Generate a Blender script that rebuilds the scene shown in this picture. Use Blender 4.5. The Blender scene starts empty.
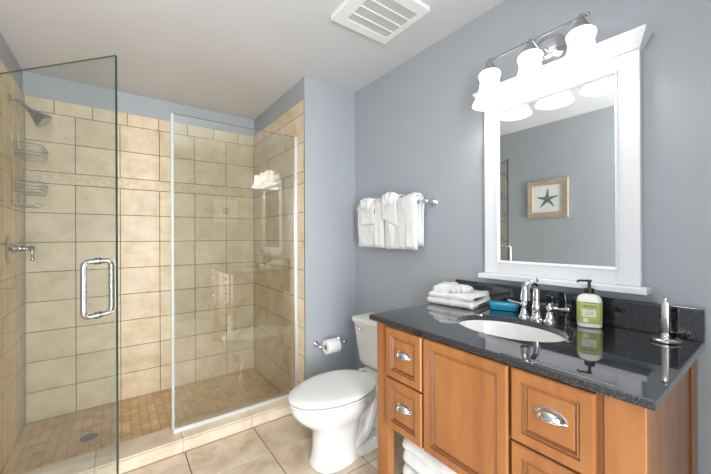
import bpy, bmesh, math, random
from mathutils import Vector, Matrix, Euler, noise
random.seed(7)
PI = math.pi
scn = bpy.context.scene
COL = scn.collection

# ---------------------------------------------------------------- camera
H = 2.40
CAMH = 1.2423
XL, XR, YB, YP, XP, YF = -0.519, 1.531, 3.147, 2.086, 1.075, -0.60
ZS = -0.039
yaw, pitch, roll, fpx = 0.6336, 0.0006, -0.0041, 323.28
F = Vector((math.sin(yaw)*math.cos(pitch), math.cos(yaw)*math.cos(pitch), math.sin(pitch)))
r = Vector((math.cos(yaw), -math.sin(yaw), 0)); u = r.cross(F)
r2 = r*math.cos(roll)+u*math.sin(roll); u2 = u*math.cos(roll)-r*math.sin(roll)
cam = bpy.data.cameras.new('camera'); camo = bpy.data.objects.new('camera', cam); COL.objects.link(camo)
m3 = Matrix((r2, u2, -F)).transposed()
camo.matrix_world = Matrix.Translation((0, 0, CAMH)) @ m3.to_4x4()
cam.sensor_fit = 'HORIZONTAL'; cam.sensor_width = 36; cam.lens = fpx/711*36; cam.clip_start = 0.02
scn.camera = camo

# ---------------------------------------------------------------- light + exposure
w = bpy.data.worlds.new('world'); scn.world = w; w.use_nodes = True
w.node_tree.nodes['Background'].inputs[0].default_value = (0.93, 0.97, 1.0, 1)
w.node_tree.nodes['Background'].inputs[1].default_value = 1.0
HALL_W = 150.0      # added fill light behind the camera, aimed in through the doorway; source unseen
BULB_W = 2.0       # each of the three vanity bulbs
al = bpy.data.lights.new('hall_fill', 'AREA'); al.shape = 'RECTANGLE'; al.size = 0.9; al.size_y = 1.9
al.energy = HALL_W; al.color = (0.95, 0.975, 1.0)
ao = bpy.data.objects.new('hall_fill', al); ao.location = (0.0, -1.25, 1.15); ao.rotation_euler = (PI/2, 0, 0)
COL.objects.link(ao)
# weak fill lamp added under the ceiling, out of frame; no fixture modelled
cl = bpy.data.lights.new('ceiling_fill', 'POINT'); cl.shadow_soft_size = 0.15
CEIL_W = 11.0
cl.energy = CEIL_W; cl.color = (1.0, 0.98, 0.95)
co = bpy.data.objects.new('ceiling_fill', cl); co.location = (0.0, 0.50, 2.27); COL.objects.link(co)
vs = scn.view_settings
vs.view_transform = 'Standard'; vs.look = 'None'; vs.gamma = 1; vs.use_curve_mapping = False
vs.exposure = 0.16

# ---------------------------------------------------------------- helpers
ORG = {}
def obj(name, bm, mats, parent=None, smooth=False, ang=None, loc=None):
    """bm in WORLD coordinates; origin goes to loc (top level) or to the parent's origin"""
    o3 = Vector(loc) if loc is not None else (ORG[parent.name] if parent else Vector((0, 0, 0)))
    bmesh.ops.translate(bm, verts=bm.verts, vec=-o3)
    bmesh.ops.recalc_face_normals(bm, faces=bm.faces)
    me = bpy.data.meshes.new(name); bm.to_mesh(me); bm.free()
    for mt in (mats if isinstance(mats, (list, tuple)) else [mats]): me.materials.append(mt)
    if smooth:
        for p in me.polygons: p.use_smooth = True
        if ang is not None:
            try: me.set_sharp_from_angle(angle=math.radians(ang))
            except Exception: pass
    o = bpy.data.objects.new(name, me); COL.objects.link(o)
    if parent:
        o.parent = parent; o.location = o3-ORG[parent.name]
    else:
        o.location = o3
    ORG[o.name] = o3
    return o
def thing(name, label, cat, loc, group=None):
    o = bpy.data.objects.new(name, None); COL.objects.link(o); o.location = loc
    o.empty_display_size = 0.05
    ORG[o.name] = Vector(loc)
    return tag(o, label, cat, group)
def tag(o, label, cat, group=None):
    o['label'] = label; o['category'] = cat
    if group: o['group'] = group
    return o
def struct(o, label=None):
    o['kind'] = 'structure'
    if label: o['label'] = label
    return o
def box(bm, x0, x1, y0, y1, z0, z1, mi=0, bev=0, seg=2):
    vs_ = [bm.verts.new(p) for p in ((x0,y0,z0),(x1,y0,z0),(x1,y1,z0),(x0,y1,z0),(x0,y0,z1),(x1,y0,z1),(x1,y1,z1),(x0,y1,z1))]
    fs = [bm.faces.new([vs_[i] for i in f]) for f in ((0,3,2,1),(4,5,6,7),(0,1,5,4),(1,2,6,5),(2,3,7,6),(3,0,4,7))]
    for f in fs: f.material_index = mi
    if bev:
        es = {e for f in fs for e in f.edges}
        rr = bmesh.ops.bevel(bm, geom=list(es), offset=bev, segments=seg, affect='EDGES', profile=0.5)
        for f in rr['faces']: f.material_index = mi
def BM(): return bmesh.new()
def cbox(cx, cy, cz, sx, sy, sz, bev=0, bm=None):
    bm = bm or BM(); box(bm, cx-sx/2, cx+sx/2, cy-sy/2, cy+sy/2, cz-sz/2, cz+sz/2, 0, bev); return bm
def frame_of(d):
    d = Vector(d).normalized(); a = Vector((0, 0, 1)) if abs(d.z) < 0.9 else Vector((1, 0, 0))
    x = a.cross(d).normalized(); return x, d.cross(x), d
def lathe(bm, prof, o=(0,0,0), axis=(0,0,1), n=32, mi=0, sx=1, sy=1, cap=False):
    """prof: [(radius, height along axis)]"""
    x, y, d = frame_of(axis); o = Vector(o); rings = []
    for (R, hh) in prof:
        if R < 1e-6: rings.append([bm.verts.new(o+d*hh)])
        else: rings.append([bm.verts.new(o+d*hh+x*(R*sx*math.cos(2*PI*i/n))+y*(R*sy*math.sin(2*PI*i/n))) for i in range(n)])
    for a, b in zip(rings, rings[1:]):
        for i in range(n):
            j = (i+1) % n
            if len(a) == 1 and len(b) == 1: continue
            if len(a) == 1: f = bm.faces.new((a[0], b[i], b[j]))
            elif len(b) == 1: f = bm.faces.new((a[i], a[j], b[0]))
            else: f = bm.faces.new((a[i], a[j], b[j], b[i]))
            f.material_index = mi
    if cap:
        for rg in (rings[0], rings[-1]):
            if len(rg) > 2: bm.faces.new(rg).material_index = mi
def cyl(bm, p0, p1, R, n=20, R1=None, mi=0):
    p0 = Vector(p0); d = Vector(p1)-p0
    lathe(bm, [(R, 0), (R if R1 is None else R1, d.length)], p0, d, n, mi, cap=True)
def smooth_path(pts, rad=0.02, k=6, closed=False):
    pts = [Vector(p) for p in pts]; out = []
    n = len(pts)
    for i, p in enumerate(pts):
        if not closed and i in (0, n-1): out.append(p); continue
        a, b = pts[i-1], pts[(i+1) % n]
        ra = min(rad, (a-p).length*0.49, (b-p).length*0.49)
        s = p+(a-p).normalized()*ra; e = p+(b-p).normalized()*ra
        for t in range(k+1):
            t /= k; out.append(s*(1-t)**2+p*2*t*(1-t)+e*t*t)
    return out
def tube(bm, pts, R, n=10, closed=False, mi=0, cap=True):
    pts = [Vector(p) for p in pts]; m = len(pts)
    Rs = R if isinstance(R, (list, tuple)) else [R]*m
    T = []
    for i in range(m):
        a = pts[(i-1) % m] if (closed or i > 0) else pts[i]
        b = pts[(i+1) % m] if (closed or i < m-1) else pts[i]
        T.append((b-a).normalized())
    x, y, _ = frame_of(T[0]); rings = []
    for i in range(m):
        x = (x-T[i]*x.dot(T[i])).normalized(); y = T[i].cross(x)
        rings.append([bm.verts.new(pts[i]+(x*math.cos(2*PI*k/n)+y*math.sin(2*PI*k/n))*Rs[i]) for k in range(n)])
    for i in range(m if closed else m-1):
        a, b = rings[i], rings[(i+1) % m]
        off = 0
        if closed and i == m-1:
            off = min(range(n), key=lambda s: (a[0].co-b[s].co).length)
        for k in range(n):
            j = (k+1) % n
            bm.faces.new((a[k], a[j], b[(j+off) % n], b[(k+off) % n])).material_index = mi
    if cap and not closed:
        bm.faces.new(rings[0]).material_index = mi; bm.faces.new(rings[-1]).material_index = mi
def loft(bm, rings, capa=True, capb=True, mi=0):
    R = [[bm.verts.new(p) for p in rg] for rg in rings]; n = len(R[0])
    for a, b in zip(R, R[1:]):
        for i in range(n):
            j = (i+1) % n; bm.faces.new((a[i], a[j], b[j], b[i])).material_index = mi
    if capa: bm.faces.new(R[0]).material_index = mi
    if capb: bm.faces.new(R[-1]).material_index = mi
def panel(bm, P, U, V, N, w_, h_, prof, glaze=()):
    """framed panel: P corner, U/V unit in-plane, N outward; prof [(inset, depth)] nested rectangles"""
    P, U, V, N = map(Vector, (P, U, V, N)); R = []
    for ins, d in prof:
        R.append([bm.verts.new(P+U*a+V*b+N*d) for a, b in ((ins, ins), (w_-ins, ins), (w_-ins, h_-ins), (ins, h_-ins))])
    for k, (a, b) in enumerate(zip(R, R[1:])):
        for i in range(4):
            j = (i+1) % 4; f = bm.faces.new((a[i], a[j], b[j], b[i])); f.material_index = 1 if k in glaze else 0
    bm.faces.new(R[-1]); bm.faces.new(R[0])

# ---------------------------------------------------------------- materials
def mat(name, col=(.8,.8,.8), rough=.5, metal=0, spec=.5, emi=None, es=0, coat=0, sheen=0):
    m = bpy.data.materials.new(name); m.use_nodes = True; b = m.node_tree.nodes['Principled BSDF']
    b.inputs['Base Color'].default_value = (*col, 1); b.inputs['Roughness'].default_value = rough
    b.inputs['Metallic'].default_value = metal; b.inputs['Specular IOR Level'].default_value = spec
    if emi: b.inputs['Emission Color'].default_value = (*emi, 1); b.inputs['Emission Strength'].default_value = es
    if coat: b.inputs['Coat Weight'].default_value = coat; b.inputs['Coat Roughness'].default_value = .08
    if sheen: b.inputs['Sheen Weight'].default_value = sheen
    return m
def NN(m, t, **kw):
    n = m.node_tree.nodes.new(t)
    for k, v in kw.items(): setattr(n, k, v)
    return n
def L(m, a, b): m.node_tree.links.new(a, b)
def bsdf(m): return m.node_tree.nodes['Principled BSDF']
def ramp(m, src, stops):
    n = NN(m, 'ShaderNodeValToRGB'); e = n.color_ramp.elements
    e[0].position, e[0].color = stops[0][0], (*stops[0][1], 1)
    e[1].position, e[1].color = stops[-1][0], (*stops[-1][1], 1)
    for p, c in stops[1:-1]:
        x = e.new(p); x.color = (*c, 1)
    L(m, src, n.inputs[0]); return n
def noisy(m, scale, stops, detail=4, rough=.55, stretch=(1,1,1), bump=0, bscale=None, distort=0):
    tc = NN(m, 'ShaderNodeNewGeometry'); mp = NN(m, 'ShaderNodeMapping'); mp.inputs['Scale'].default_value = stretch
    L(m, tc.outputs['Position'], mp.inputs[0])
    nz = NN(m, 'ShaderNodeTexNoise'); nz.inputs['Scale'].default_value = scale; nz.inputs['Detail'].default_value = detail
    nz.inputs['Roughness'].default_value = rough; nz.inputs['Distortion'].default_value = distort
    L(m, mp.outputs[0], nz.inputs['Vector'])
    rp = ramp(m, nz.outputs['Fac'], stops); L(m, rp.outputs[0], bsdf(m).inputs['Base Color'])
    if bump:
        n2 = NN(m, 'ShaderNodeTexNoise'); n2.inputs['Scale'].default_value = bscale or scale*6; n2.inputs['Detail'].default_value = 3
        L(m, tc.outputs['Position'], n2.inputs['Vector'])
        bp = NN(m, 'ShaderNodeBump'); bp.inputs['Strength'].default_value = bump; bp.inputs['Distance'].default_value = .004
        L(m, n2.outputs['Fac'], bp.inputs['Height']); L(m, bp.outputs[0], bsdf(m).inputs['Normal'])
    return rp
def tile_mat(name, dark, mid, light, rough=.45, scale=7, vary=.10):
    m = mat(name, mid, rough); rp = noisy(m, scale, [(.30, dark), (.5, mid), (.72, light)], detail=7, rough=.62, bump=.25, bscale=30, distort=.4)
    g = NN(m, 'ShaderNodeNewGeometry'); mr = NN(m, 'ShaderNodeMapRange')
    mr.inputs['To Min'].default_value = 1-vary; mr.inputs['To Max'].default_value = 1+vary
    L(m, g.outputs['Random Per Island'], mr.inputs['Value'])
    hs = NN(m, 'ShaderNodeHueSaturation'); L(m, rp.outputs[0], hs.inputs['Color']); L(m, mr.outputs[0], hs.inputs['Value'])
    L(m, hs.outputs[0], bsdf(m).inputs['Base Color']); return m

M = {}
M['wall'] = mat('blue_grey_paint', (.36,.405,.455), .55); noisy(M['wall'], 3, [(.3,(.368,.394,.422)),(.7,(.383,.409,.437))], bump=.08, bscale=220)
M['ceil'] = mat('ceiling_paint', (.72,.715,.70), .8); noisy(M['ceil'], 3, [(.3,(.61,.615,.625)),(.7,(.63,.635,.645))], bump=.06, bscale=200)
M['trim'] = mat('white_trim_paint', (.80,.805,.82), .35)
M['tile'] = tile_mat('beige_wall_tile', (.58,.455,.295), (.70,.57,.395), (.77,.66,.50), vary=.05)
M['band'] = tile_mat('listello_tile', (.55,.42,.27), (.66,.53,.36), (.76,.65,.47), scale=45, vary=.04)
M['grout'] = mat('brown_grout', (.085,.055,.03), .9)
M['fgrout'] = mat('floor_grout', (.26,.17,.10), .9)
M['lgrout'] = mat('beige_grout', (.46,.34,.22), .9)
M['pan'] = tile_mat('shower_floor_mosaic', (.55,.36,.18), (.66,.46,.26), (.74,.57,.37), scale=9, vary=.10, rough=.5)
M['ftile'] = tile_mat('beige_floor_tile', (.46,.34,.23), (.66,.53,.39), (.76,.65,.52), scale=5, vary=.06, rough=.33)
M['curb'] = tile_mat('curb_tile', (.54,.41,.28), (.66,.54,.41), (.74,.64,.52), scale=6, vary=.04)
M['chrome'] = mat('chrome', (.74,.75,.77), .08, 1)
M['steel'] = mat('shower_steel', (.42,.43,.44), .18, 1)
M['nickel'] = mat('brushed_nickel', (.52,.52,.51), .25, 1)
M['channel'] = mat('satin_aluminium', (.80,.81,.82), .30, .6)
M['ceramic'] = mat('white_ceramic', (.82,.81,.79), .10, coat=.4)
M['plastic'] = mat('white_seat_plastic', (.82,.815,.80), .22)
M['towel'] = mat('white_terry', (.88,.87,.85), .95, sheen=.3); noisy(M['towel'], 60, [(.3,(.78,.775,.76)),(.7,(.84,.835,.82))], bump=.9, bscale=420)
M['paper'] = mat('toilet_paper', (.90,.89,.87), .9); noisy(M['paper'], 90, [(.3,(.87,.86,.84)),(.7,(.92,.91,.89))], bump=.2, bscale=300)
M['card'] = mat('cardboard_core', (.30,.20,.12), .9)
M['black'] = mat('black_plastic', (.012,.012,.013), .3)
M['vent'] = mat('vent_white', (.82,.82,.81), .5)
M['grille'] = mat('vent_grille', (.56,.56,.55), .7)
M['dark'] = mat('dark_gap', (.02,.02,.02), .9)

# wood
m = mat('honey_maple', (.55,.27,.10), .34, coat=.25)
noisy(m, 5, [(.25,(.25,.088,.025)),(.5,(.335,.132,.038)),(.75,(.405,.172,.054))], detail=6, stretch=(3,3,.45), bump=.04, bscale=90)
M['wood'] = m
m = mat('maple_side', (.50,.25,.10), .34, coat=.25); M['woodside'] = M['wood']
M['glaze'] = mat('dark_glaze', (.17,.062,.022), .4)
# granite
m = mat('black_granite', (.012,.012,.013), .04, spec=1.0, coat=.6)
bsdf(m).inputs['Coat Roughness'].default_value = .02
tc = NN(m, 'ShaderNodeNewGeometry'); vo = NN(m, 'ShaderNodeTexNoise'); vo.inputs['Scale'].default_value = 330; vo.inputs['Detail'].default_value = 2
L(m, tc.outputs['Position'], vo.inputs['Vector'])
rp = ramp(m, vo.outputs['Fac'], [(.40,(.006,.006,.007)),(.56,(.018,.019,.022)),(.72,(.12,.13,.145))])
L(m, rp.outputs[0], bsdf(m).inputs['Base Color']); M['granite'] = m
# glass faces: clear sheet with fresnel reflection; green polished edge
def sheet_glass(name, tint):
    m = bpy.data.materials.new(name); m.use_nodes = True; nt = m.node_tree; nt.nodes.clear()
    out = NN(m, 'ShaderNodeOutputMaterial'); tr = NN(m, 'ShaderNodeBsdfTransparent'); gl = NN(m, 'ShaderNodeBsdfGlossy')
    tr.inputs[0].default_value = (*tint, 1); gl.inputs['Roughness'].default_value = 0.0
    lw = NN(m, 'ShaderNodeLayerWeight'); pw = NN(m, 'ShaderNodeMath', operation='POWER'); pw.inputs[1].default_value = 5   # Schlick fresnel of one face
    fr = NN(m, 'ShaderNodeMath', operation='MULTIPLY_ADD'); fr.inputs[1].default_value = .94; fr.inputs[2].default_value = .14
    L(m, lw.outputs['Facing'], pw.inputs[0]); L(m, pw.outputs[0], fr.inputs[0]); lw.inputs[0].default_value = .5
    mx = NN(m, 'ShaderNodeMixShader'); L(m, fr.outputs[0], mx.inputs[0]); L(m, tr.outputs[0], mx.inputs[1]); L(m, gl.outputs[0], mx.inputs[2])
    L(m, mx.outputs[0], out.inputs[0]); return m
M['glass'] = sheet_glass('clear_sheet_glass', (.945,.965,.950))
M['gedge'] = mat('green_glass_edge', (.010,.045,.035), .12, spec=.8)
M['seal'] = mat('clear_vinyl_seal', (.52,.60,.60), .25); bsdf(M['seal']).inputs['Alpha'].default_value = .6
m = mat('mirror_silver', (.80,.82,.82), .0, 1); M['mirror'] = m
# shade glass
m = bpy.data.materials.new('frosted_opal_glass'); m.use_nodes = True; nt = m.node_tree; nt.nodes.clear()
out = NN(m, 'ShaderNodeOutputMaterial'); tl = NN(m, 'ShaderNodeBsdfTranslucent'); df = NN(m, 'ShaderNodeBsdfPrincipled')
tl.inputs[0].default_value = (.95,.95,.95,1); df.inputs['Base Color'].default_value = (.9,.9,.9,1); df.inputs['Roughness'].default_value = .25
df.inputs['Emission Color'].default_value = (1,.985,.96,1); df.inputs['Emission Strength'].default_value = 1.3
mx = NN(m, 'ShaderNodeMixShader'); mx.inputs[0].default_value = .5; L(m, tl.outputs[0], mx.inputs[1]); L(m, df.outputs[0], mx.inputs[2]); L(m, mx.outputs[0], out.inputs[0])
M['shade'] = m
M['bulb'] = mat('lit_bulb', (1,1,1), .3, emi=(1,.97,.92), es=4)

# ---------------------------------------------------------------- structure
def tiles_on(bm, P, U, V, N, us, vs_list, gap=.0035, th=.007, mi=0, bev=.0018):
    """rectangular tiles between consecutive grout positions us (list) along U and (v0,v1) rows"""
    P, U, V, N = map(Vector, (P, U, V, N))
    for (v0, v1, ul, mi_) in vs_list:
        for a, b in zip(ul, ul[1:]):
            if b-a < gap*1.5: continue
            A0, A1, B0, B1 = a+gap/2, b-gap/2, v0+gap/2, v1-gap/2
            lo = [bm.verts.new(P+U*p+V*q) for p, q in ((A0,B0),(A1,B0),(A1,B1),(A0,B1))]
            md = [bm.verts.new(P+U*p+V*q+N*(th-bev)) for p, q in ((A0,B0),(A1,B0),(A1,B1),(A0,B1))]
            hi = [bm.verts.new(P+U*p+V*q+N*th) for p, q in ((A0+bev,B0+bev),(A1-bev,B0+bev),(A1-bev,B1-bev),(A0+bev,B1-bev))]
            for R1, R2 in ((lo, md), (md, hi)):
                for i in range(4): bm.faces.new((R1[i], R1[(i+1)%4], R2[(i+1)%4], R2[i])).material_index = mi_
            bm.faces.new(hi).material_index = mi_
def cuts(lo, hi, start, pitch):
    out = [lo]; k = math.ceil((lo-start)/pitch+1e-6)
    while start+k*pitch < hi-1e-6: out.append(start+k*pitch); k += 1
    return out+[hi]
def rowspec(u0, u1, start, pitch):
    rows = []; full = cuts(u0, u1, start, pitch); half = cuts(u0, u1, start+.10, .2145); bandc = cuts(u0, u1, start, .1335*2)
    z = ZS
    for k in range(8): rows.append((z, z+.209, full, 0)); z += .209
    rows.append((1.633, 1.718, [u0, u1], 1))
    rows.append((1.718, 1.930, full, 0)); rows.append((1.930, 2.137, full, 0)); rows.append((2.137, 2.236, half, 0))
    return rows
TT = .008
def grout_slab(bm, x0, x1, y0, y1, z0, z1): box(bm, x0, x1, y0, y1, z0, z1, 2)
# floor of the room, with doorway strip behind the camera
bm = BM(); box(bm, XL-.1, XR+.1, YF-.9, 2.105, -.12, -.007, 1)
xs = cuts(XL, XR, .31, .40); ys = cuts(YF-.9, 2.105, 1.80, .40)
for a, b in zip(ys, ys[1:]): tiles_on(bm, (0,0,-.007), (1,0,0), (0,1,0), (0,0,1), None, [(a, b, xs, 0)], gap=.006, th=.007)
struct(obj('floor', bm, [M['ftile'], M['fgrout']]), 'beige mottled square floor tiles with brown grout')
# shower floor mosaic
bm = BM(); box(bm, XL-.1, XP+.1, 2.10, YB+.1, -.14, ZS-.004, 1)
xs = cuts(XL, XP, XL, .0534); ys = cuts(2.285, YB, 2.285, .0534)
for a, b in zip(ys, ys[1:]): tiles_on(bm, (0,0,ZS-.004), (1,0,0), (0,1,0), (0,0,1), None, [(a, b, xs, 0)], gap=.004, th=.004, bev=.0012)
struct(obj('floor_shower', bm, [M['pan'], M['lgrout']]), 'small square tan mosaic floor of the shower')
# ceiling
bm = BM(); box(bm, XL-.1, XR+.1, YF-.9, YB+.1, H, H+.1); struct(obj('ceiling', bm, M['ceil']), 'plain pale grey-white ceiling')
# back wall
def clad(parent, P, U, V, N, u0, u1, start, name='tile_cladding'):
    P, U, N = Vector(P), Vector(U), Vector(N); bm = BM()
    tiles_on(bm, P+N*.001, U, V, N, None, rowspec(u0, u1, start, .267), gap=.0035, th=.007)
    c = [P+U*u0+Vector((0,0,ZS)), P+U*u1+Vector((0,0,2.236))]
    a = P+U*(u0+.0015)+Vector((0,0,ZS)); b = P+U*(u1-.0015)+Vector((0,0,2.2345)); q = b+N*.0055
    box(bm, min(a.x,q.x), max(a.x,q.x), min(a.y,q.y), max(a.y,q.y), a.z, b.z, 2)
    return obj(name, bm, [M['tile'], M['band'], M['grout']], parent)
bm = BM(); box(bm, XL-.1, XR+.1, YB+TT, YB+.1, -.15, H)
wb = struct(obj('wall_back', bm, M['wall']), 'blue-grey wall above the beige tiles at the back of the shower')
clad(wb, (0, YB+TT, 0), (1,0,0), (0,0,1), (0,-1,0), XL+.002, XP-.002, -.252)
# left wall
bm = BM(); box(bm, XL-.1, XL-TT, YF-.9, YB+.1, -.15, H)
wl = struct(obj('wall_left', bm, M['wall']), 'left wall, blue-grey paint with beige tile in the shower')
clad(wl, (XL-TT, 0, 0), (0,1,0), (0,0,1), (1,0,0), 2.10, YB-.002, YB-.20)
# right wall
bm = BM(); box(bm, XR, XR+.1, YF-.1, YP+.01, -.15, H)
struct(obj('wall_right', bm, M['wall']), 'blue-grey wall behind the vanity and toilet')
# partition between shower and toilet
bm = BM(); box(bm, XP+TT, XR+.1, YP, YB+.1, -.15, H)
wp = struct(obj('wall_partition', bm, M['wall']), 'blue-grey partition between the shower and the toilet')
clad(wp, (XP+TT, 0, 0), (0,1,0), (0,0,1), (-1,0,0), YP+.003, YB-.002, 2.185)
# front wall with the doorway the photograph was taken from
bm = BM(); DX0, DX1, DZ = -.46, .34, 2.03
box(bm, XL-.1, DX0, YF-.1, YF, 0, H); box(bm, DX1, XR+.1, YF-.1, YF, 0, H); box(bm, DX0, DX1, YF-.1, YF, DZ, H)
struct(obj('wall_front', bm, M['wall']))
bm = BM()
box(bm, DX1, DX1+.07, YF, YF+.015, 0, DZ+.07, 0, .003); box(bm, DX0-.055, DX0, YF, YF+.015, 0, DZ+.07, 0, .003); box(bm, DX0, DX1, YF, YF+.015, DZ, DZ+.07, 0, .003)
struct(obj('trim_2', bm, M['trim']), 'white door casing')
# baseboards
def baseboard(name, x0, x1, y0, y1):
    bm = BM(); box(bm, x0, x1, y0, y1, 0, .085, 0, .003); struct(obj(name, bm, M['trim']))
baseboard('baseboard_right', XR-.013, XR-.0005, 1.15, YP-.014)
baseboard('baseboard_partition', XP+.012, XR-.0005, YP-.013, YP-.0005)
baseboard('baseboard_left', XL-TT+.0005, XL+.006, YF+.02, 2.095)
baseboard('baseboard_front', DX1+.075, XR-.0005, YF+.0005, YF+.013)
# curb
bm = BM(); box(bm, XL, XP-.001, 2.110, 2.280, ZS, .069, 1)
xs = cuts(XL, XP-.001, .70, .40)
tiles_on(bm, (0,0,.069), (1,0,0), (0,1,0), (0,0,1), None, [(2.106, 2.284, xs, 0)], gap=.003, th=.008, bev=.003)
tiles_on(bm, (0,2.110,0), (1,0,0), (0,0,1), (0,-1,0), None, [(.0, .067, xs, 0)], gap=.003, th=.007, bev=.002)
tiles_on(bm, (0,2.280,0), (1,0,0), (0,0,1), (0,1,0), None, [(ZS, .067, xs, 0)], gap=.003, th=.007, bev=.002)
struct(obj('trim_1', bm, [M['curb'], M['lgrout']]), 'low beige tiled curb under the shower glass')

# ---------------------------------------------------------------- shower glass
def glass_box(bm, P, D, N, Lh, z0, z1, th):
    P, D, N = Vector(P), Vector(D).normalized(), Vector(N).normalized()
    c = []
    for z in (z0, z1):
        for a, b in ((0,-th/2),(Lh,-th/2),(Lh,th/2),(0,th/2)): c.append(bm.verts.new(P+D*a+N*b+Vector((0,0,z))))
    for idx, mi in (((0,1,5,4),0),((2,3,7,6),0),((1,2,6,5),1),((3,0,4,7),1),((0,3,2,1),1),((4,5,6,7),1)):
        bm.faces.new([c[i] for i in idx]).material_index = mi
gp = thing('glass_panel', 'fixed clear glass shower panel standing on the curb beside the tiled partition', 'shower panel', (.67,2.20,.077))
bm = BM(); glass_box(bm, (.270,2.20,0), (1,0,0), (0,1,0), .802, .088, 1.987, .010); obj('glass_pane', bm, [M['glass'], M['gedge']], gp)
bm = BM(); box(bm, .254, .2695, 2.192, 2.208, .1005, 1.985, 0, .002); obj('edge_seal', bm, M['seal'], gp)['label'] = 'translucent vertical edge strip'
bm = BM()
box(bm, .262, XP-.002, 2.190, 2.1945, .0775, .100, 0, .001); box(bm, .262, XP-.002, 2.2055, 2.210, .0775, .100, 0, .001); box(bm, .262, XP-.002, 2.1945, 2.2055, .0775, .087)
obj('bottom_channel', bm, M['channel'], gp)
bm = BM()
box(bm, XP-.020, XP-.001, 2.190, 2.1945, .101, 1.987, 0, .001); box(bm, XP-.020, XP-.001, 2.2055, 2.210, .101, 1.987, 0, .001)
obj('wall_channel', bm, M['channel'], gp)
# door, hinged on the left wall and swung open towards the camera
hp = Vector((-.500, 2.208, 0)); ep = Vector((-.004, 1.637, 0)); D = (ep-hp).normalized(); N = Vector((D.y, -D.x, 0))  # N towards camera side
if N.dot(-ep) < 0: N = -N
sd = thing('shower_door', 'frameless clear glass shower door swung open with a chrome pull handle', 'shower door', (hp.x, hp.y, .09))
dl = (ep-hp).length
bm = BM(); glass_box(bm, hp, D, N, dl, .092, 1.987, .010); obj('glass_pane', bm, [M['glass'], M['gedge']], sd)
for hz in (.35, 1.72):
    bm = BM()
    for s in (-1, 1):
        P = hp+N*(s*.010)
        x, y = D, N; c = [];
        for z in (hz-.045, hz+.045):
            for a, b in ((0,-.0045),(.055,-.0045),(.055,.0045),(0,.0045)): c.append(bm.verts.new(P+D*a+N*b+Vector((0,0,z))))
        for idx in ((0,1,5,4),(2,3,7,6),(1,2,6,5),(3,0,4,7),(0,3,2,1),(4,5,6,7)): bm.faces.new([c[i] for i in idx])
    cyl(bm, (hp.x, hp.y, hz-.045), (hp.x, hp.y, hz+.045), .007); box(bm, XL+.0005, hp.x+.002, hp.y-.02, hp.y+.02, hz-.045, hz+.045, 0, .002)
    obj('hinge', bm, M['chrome'], sd, True, 30)
hd = BM(); hc = Vector((-.067, 1.709, 0)); z0, z1 = .925, 1.148
for s in (-1, 1):
    A = hc+N*(s*.006)
    pts = smooth_path([A+Vector((0,0,z0)), A+N*(s*.052)+Vector((0,0,z0)), A+N*(s*.052)+Vector((0,0,z1)), A+Vector((0,0,z1))], .044, 8)
    tube(hd, pts, .0105, 14)
    for z in (z0, z1): cyl(hd, A+Vector((0,0,z)), A+N*(s*.004)+Vector((0,0,z)), .0145)
obj('pull_handle', hd, M['nickel'], sd, True, 40)['label'] = 'chrome D-shaped pull handle through the glass'

# ---------------------------------------------------------------- shower fittings
y0 = 2.76
sh = thing('overhead_shower', 'chrome shower head on a bent arm high on the left tiled wall', 'shower head', (XL, y0, 2.07))
bm = BM(); lathe(bm, [(0,0),(.030,0),(.030,.004),(.022,.011),(.013,.015),(0,.015)], (XL+.0005, y0, 2.07), (1,0,0)); obj('flange', bm, M['steel'], sh, True, 40)
bm = BM(); tube(bm, smooth_path([(XL+.010,y0,2.07),(XL+.045,y0,2.07),(-.432,y0,2.025)], .03), .0095, 12); obj('arm', bm, M['steel'], sh, True, 50)
ax = Vector((.105, -.01, -.095)).normalized(); o_ = Vector((-.437, y0, 2.030))
bm = BM(); lathe(bm, [(0,-.004),(.013,-.004),(.0155,.006),(.0155,.018),(.020,.024),(.023,.035),(.030,.050),(.041,.072),(.048,.086),(.050,.092),(.050,.098),(.046,.100),(0,.099)], o_, ax)
hdobj = obj('spray_head', bm, M['steel'], sh, True, 35)
bm = BM(); lathe(bm, [(0,.1005),(.038,.1005),(.040,.1035),(0,.1035)], o_, ax)
x_, y_, d_ = frame_of(ax)
for rr, k in ((.012,6),(.024,12),(.034,18)):
    for i in range(k):
        c = o_+d_*.1035+x_*rr*math.cos(2*PI*i/k)+y_*rr*math.sin(2*PI*i/k); cyl(bm, c, c+d_*.0025, .0016, 6)
obj('nozzle_plate', bm, M['grille'], hdobj, True, 35)
# caddy
cd = thing('shower_caddy', 'chrome wire shower caddy with two baskets hanging below the shower head', 'shower caddy', (-.49, 2.75, 1.43))
bm = BM()
fx = -.492
tube(bm, smooth_path([(fx,2.675,1.445),(fx,2.675,1.98),(fx+.002,2.735,2.075),(fx+.002,2.785,2.075),(fx,2.835,1.98),(fx,2.835,1.445)], .03), .0028, 8)
tube(bm, [(fx,2.675,1.50),(fx,2.835,1.50)], .0022, 8)
obj('frame', bm, M['steel'], cd, True)
for zb in (1.735, 1.515):
    bm = BM()
    def loop(x0, x1, ya, yb, z, R=.0026):
        tube(bm, smooth_path([(x0,ya,z),(x1,ya,z),(x1,yb,z),(x0,yb,z)], .025, closed=True), R, 8, closed=True)
    loop(fx+.002, -.362, 2.63, 2.88, zb+.060); loop(fx+.003, -.364, 2.632, 2.878, zb+.040, .0016); loop(fx+.004, -.366, 2.635, 2.875, zb+.020, .0016); loop(fx+.008, -.370, 2.642, 2.868, zb, .0022)
    for i in range(5):
        y = 2.665+i*.045
        tube(bm, smooth_path([(fx+.004,y,zb+.060),(fx+.008,y,zb),(-.370,y,zb),(-.363,y,zb+.060)], .012, 4), .0014, 6)
    obj('wire_basket', bm, M['steel'], cd, True)
bm = BM()
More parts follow.
